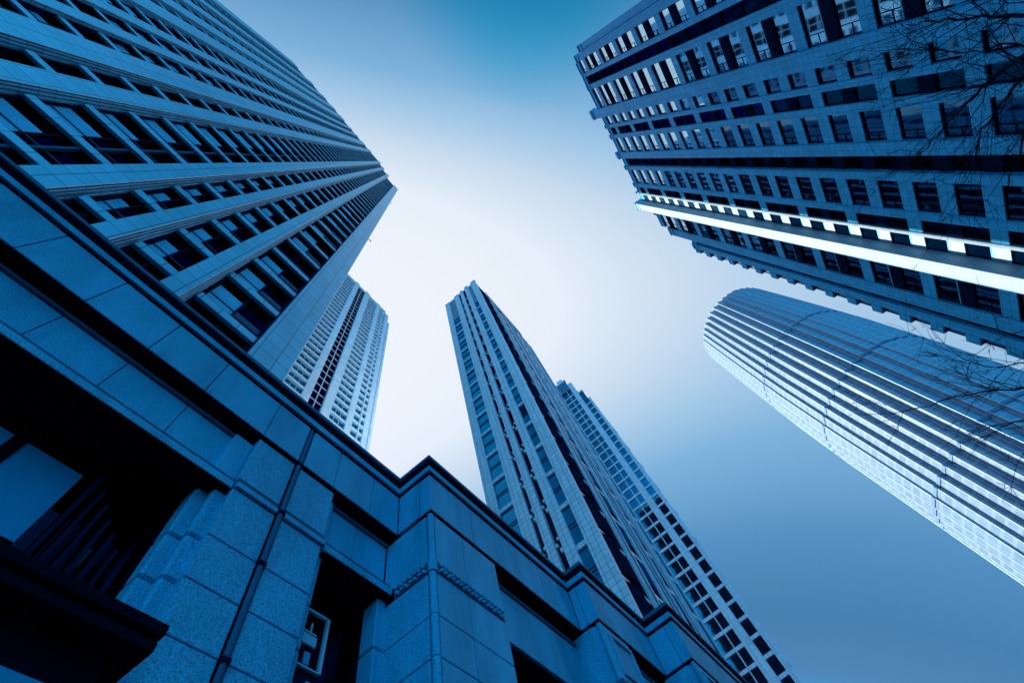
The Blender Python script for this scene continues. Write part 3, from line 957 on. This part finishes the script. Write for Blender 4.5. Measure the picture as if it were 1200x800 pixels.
# glass curtain wall with storey bands and mullion lines (object space)
def curtain(name, glass, band):
    mt, t, b = newmat(name)
    tc = t.nodes.new('ShaderNodeTexCoord')
    sx = t.nodes.new('ShaderNodeSeparateXYZ'); t.links.new(tc.outputs['Object'], sx.inputs[0])
    dv = t.nodes.new('ShaderNodeMath'); dv.operation = 'DIVIDE'; t.links.new(sx.outputs[2], dv.inputs[0]); dv.inputs[1].default_value = 3.6
    fr = t.nodes.new('ShaderNodeMath'); fr.operation = 'FRACT'; t.links.new(dv.outputs[0], fr.inputs[0])
    lt_ = t.nodes.new('ShaderNodeMath'); lt_.operation = 'LESS_THAN'; t.links.new(fr.outputs[0], lt_.inputs[0]); lt_.inputs[1].default_value = .30
    fl = t.nodes.new('ShaderNodeMath'); fl.operation = 'FLOOR'; t.links.new(dv.outputs[0], fl.inputs[0])
    # panes: cell noise gives each pane its own tone
    mp = t.nodes.new('ShaderNodeMapping'); mp.inputs['Scale'].default_value = (1.1, 1.1, 1 / 3.6)
    t.links.new(tc.outputs['Object'], mp.inputs[0])
    wn = t.nodes.new('ShaderNodeTexWhiteNoise'); 
    sn = t.nodes.new('ShaderNodeVectorMath'); sn.operation = 'FLOOR'; t.links.new(mp.outputs[0], sn.inputs[0]); t.links.new(sn.outputs[0], wn.inputs['Vector'])
    r = t.nodes.new('ShaderNodeMapRange'); r.inputs[3].default_value = .82; r.inputs[4].default_value = 1.15; t.links.new(wn.outputs['Value'], r.inputs[0])
    s1 = t.nodes.new('ShaderNodeVectorMath'); s1.operation = 'SCALE'; s1.inputs[0].default_value = glass; t.links.new(r.outputs[0], s1.inputs['Scale'])
    mx = t.nodes.new('ShaderNodeMix'); mx.data_type = 'RGBA'
    t.links.new(lt_.outputs[0], mx.inputs[0]); t.links.new(s1.outputs[0], mx.inputs[6]); mx.inputs[7].default_value = (*band, 1)
    t.links.new(mx.outputs[2], b.inputs['Base Color'])
    b.inputs['Roughness'].default_value = .22
    b.inputs['IOR'].default_value = 1.7
    return mt
M['curtain_wall'] = curtain('curtain_wall', (.15, .24, .35), (.19, .29, .40))
M['louvre_glass'] = plain('louvre_glass', (.12, .21, .31), rough=.5, spec=.2)
round_tower()

# ------------------------------------------------------------------ bare tree at the right
tr = thing('bare_tree', 'leafless dark tree whose thin branches reach in from the right edge', 'tree', (5.9, -5.6, 0))
def ray(px, py, dist):
    v = (px - 600, py - 400, 550.127)
    q = Vector((sum(v[i] * EV[i] for i in range(3)), sum(v[i] * VV[i] for i in range(3)), sum(v[i] * ZV[i] for i in range(3)))).normalized() * dist
    return q + EYE - Vector(tr.location)
def tree():
    rnd = random.Random(11)
    trunk = MB()
    fork = Vector((.3, .35, 4.6))
    trunk.tube([(0, 0, -.1), (.02, .03, .4), (.08, .1, 1.6), (.2, .2, 3.2), tuple(fork)], [.24, .19, .16, .14, .12], 'bark', 10)
    trunk.build('trunk', tr, smooth=True)
    br = MB()
    def limb(p, q, r0, r1, lev, bend=.12):
        p, q = Vector(p), Vector(q)
        L = (q - p).length
        n = max(3, int(L / .22))
        pts, rads = [], []
        off = Vector((0, 0, 0))
        for i in range(n + 1):
            t = i / n
            off = off + Vector([rnd.uniform(-1, 1) for _ in range(3)]) * L * bend / n
            pts.append(p.lerp(q, t) + off * min(1, t * 3))
            rads.append(r0 + (r1 - r0) * t)
        br.tube([tuple(a) for a in pts], rads, 'bark', 6 if r0 > .03 else (4 if r0 > .008 else 3))
        if lev <= 0: return
        d0 = (q - p).normalized()
        m_ = {3: 6, 2: 4, 1: 2}[lev]
        for k in range(m_):
            t = rnd.uniform(.2, .98)
            i = int(t * n)
            d = (d0 * rnd.uniform(.4, 1.0) + Vector([rnd.uniform(-1, 1) for _ in range(3)]) * .75).normalized()
            l2 = L * rnd.uniform(.22, .5)
            r2 = max(.0028, rads[i] * .5)
            limb(pts[i], pts[i] + d * l2, r2, max(.0018, r2 * .35), lev - 1, .25)
    def bough(px, dist, r0, r1, lev, first=None):
        pts = [ray(x, y, dist + rnd.uniform(-.25, .25) + .25 * i) for i, (x, y) in enumerate(px)]
        if first is not None: pts = [first] + pts
        # smooth the line a little
        P = []
        for a, b in zip(pts, pts[1:]):
            for k in range(4):
                P.append(a.lerp(b, k / 4) + Vector([rnd.uniform(-.02, .02) for _ in range(3)]))
        P.append(pts[-1])
        n = len(P) - 1
        rads = [r0 + (r1 - r0) * (i / n) ** .7 for i in range(n + 1)]
        br.tube([tuple(a) for a in P], rads, 'bark', 6)
        i0 = 4 if first is not None else 1
        for k in range(lev):
            i = rnd.randint(i0, n - 1)
            d0 = (P[i + 1] - P[i - 1]).normalized()
            d = (d0 * rnd.uniform(.5, 1.0) + Vector([rnd.uniform(-1, 1) for _ in range(3)]) * .6).normalized()
            l2 = rnd.uniform(.45, 1.25)
            r2 = min(.011, max(.0045, rads[i] * .45))
            limb(P[i], P[i] + d * l2, r2, .002, 2, .22)
    up, low = fork, Vector((.16, .17, 2.7))
    bough([(1250, 8), (1200, 17), (1150, 20), (1100, 25), (1062, 29)], 7.6, .040, .006, 20, up)
    bough([(1240, 40), (1200, 66), (1176, 80), (1150, 104), (1125, 128), (1098, 160), (1072, 186)], 7.2, .038, .005, 24, up)
    bough([(1230, -40), (1178, -2), (1130, -12), (1090, -5)], 7.9, .035, .006, 8, up)
    bough([(1225, 70), (1195, 98), (1170, 124), (1152, 152), (1140, 192)], 6.9, .030, .005, 20, up)
    bough([(1240, 110), (1205, 150), (1190, 190), (1180, 235)], 6.8, .024, .004, 14, up)
    bough([(1250, 60), (1190, 50), (1140, 62), (1090, 58), (1050, 70)], 7.5, .020, .003, 14, up)
    bough([(1260, 450), (1200, 456), (1150, 458), (1110, 468), (1072, 478), (1044, 486)], 7.4, .020, .003, 10, low)
    bough([(1260, 430), (1200, 425), (1160, 430), (1120, 415), (1085, 402)], 7.3, .014, .003, 8, low)
    bough([(1260, 500), (1200, 492), (1165, 500), (1130, 512)], 7.2, .014, .003, 4, low)
    bough([(1260, 400), (1210, 385), (1180, 392), (1150, 380)], 7.2, .012, .003, 3, low)
    br.build('branches', tr)
tree()
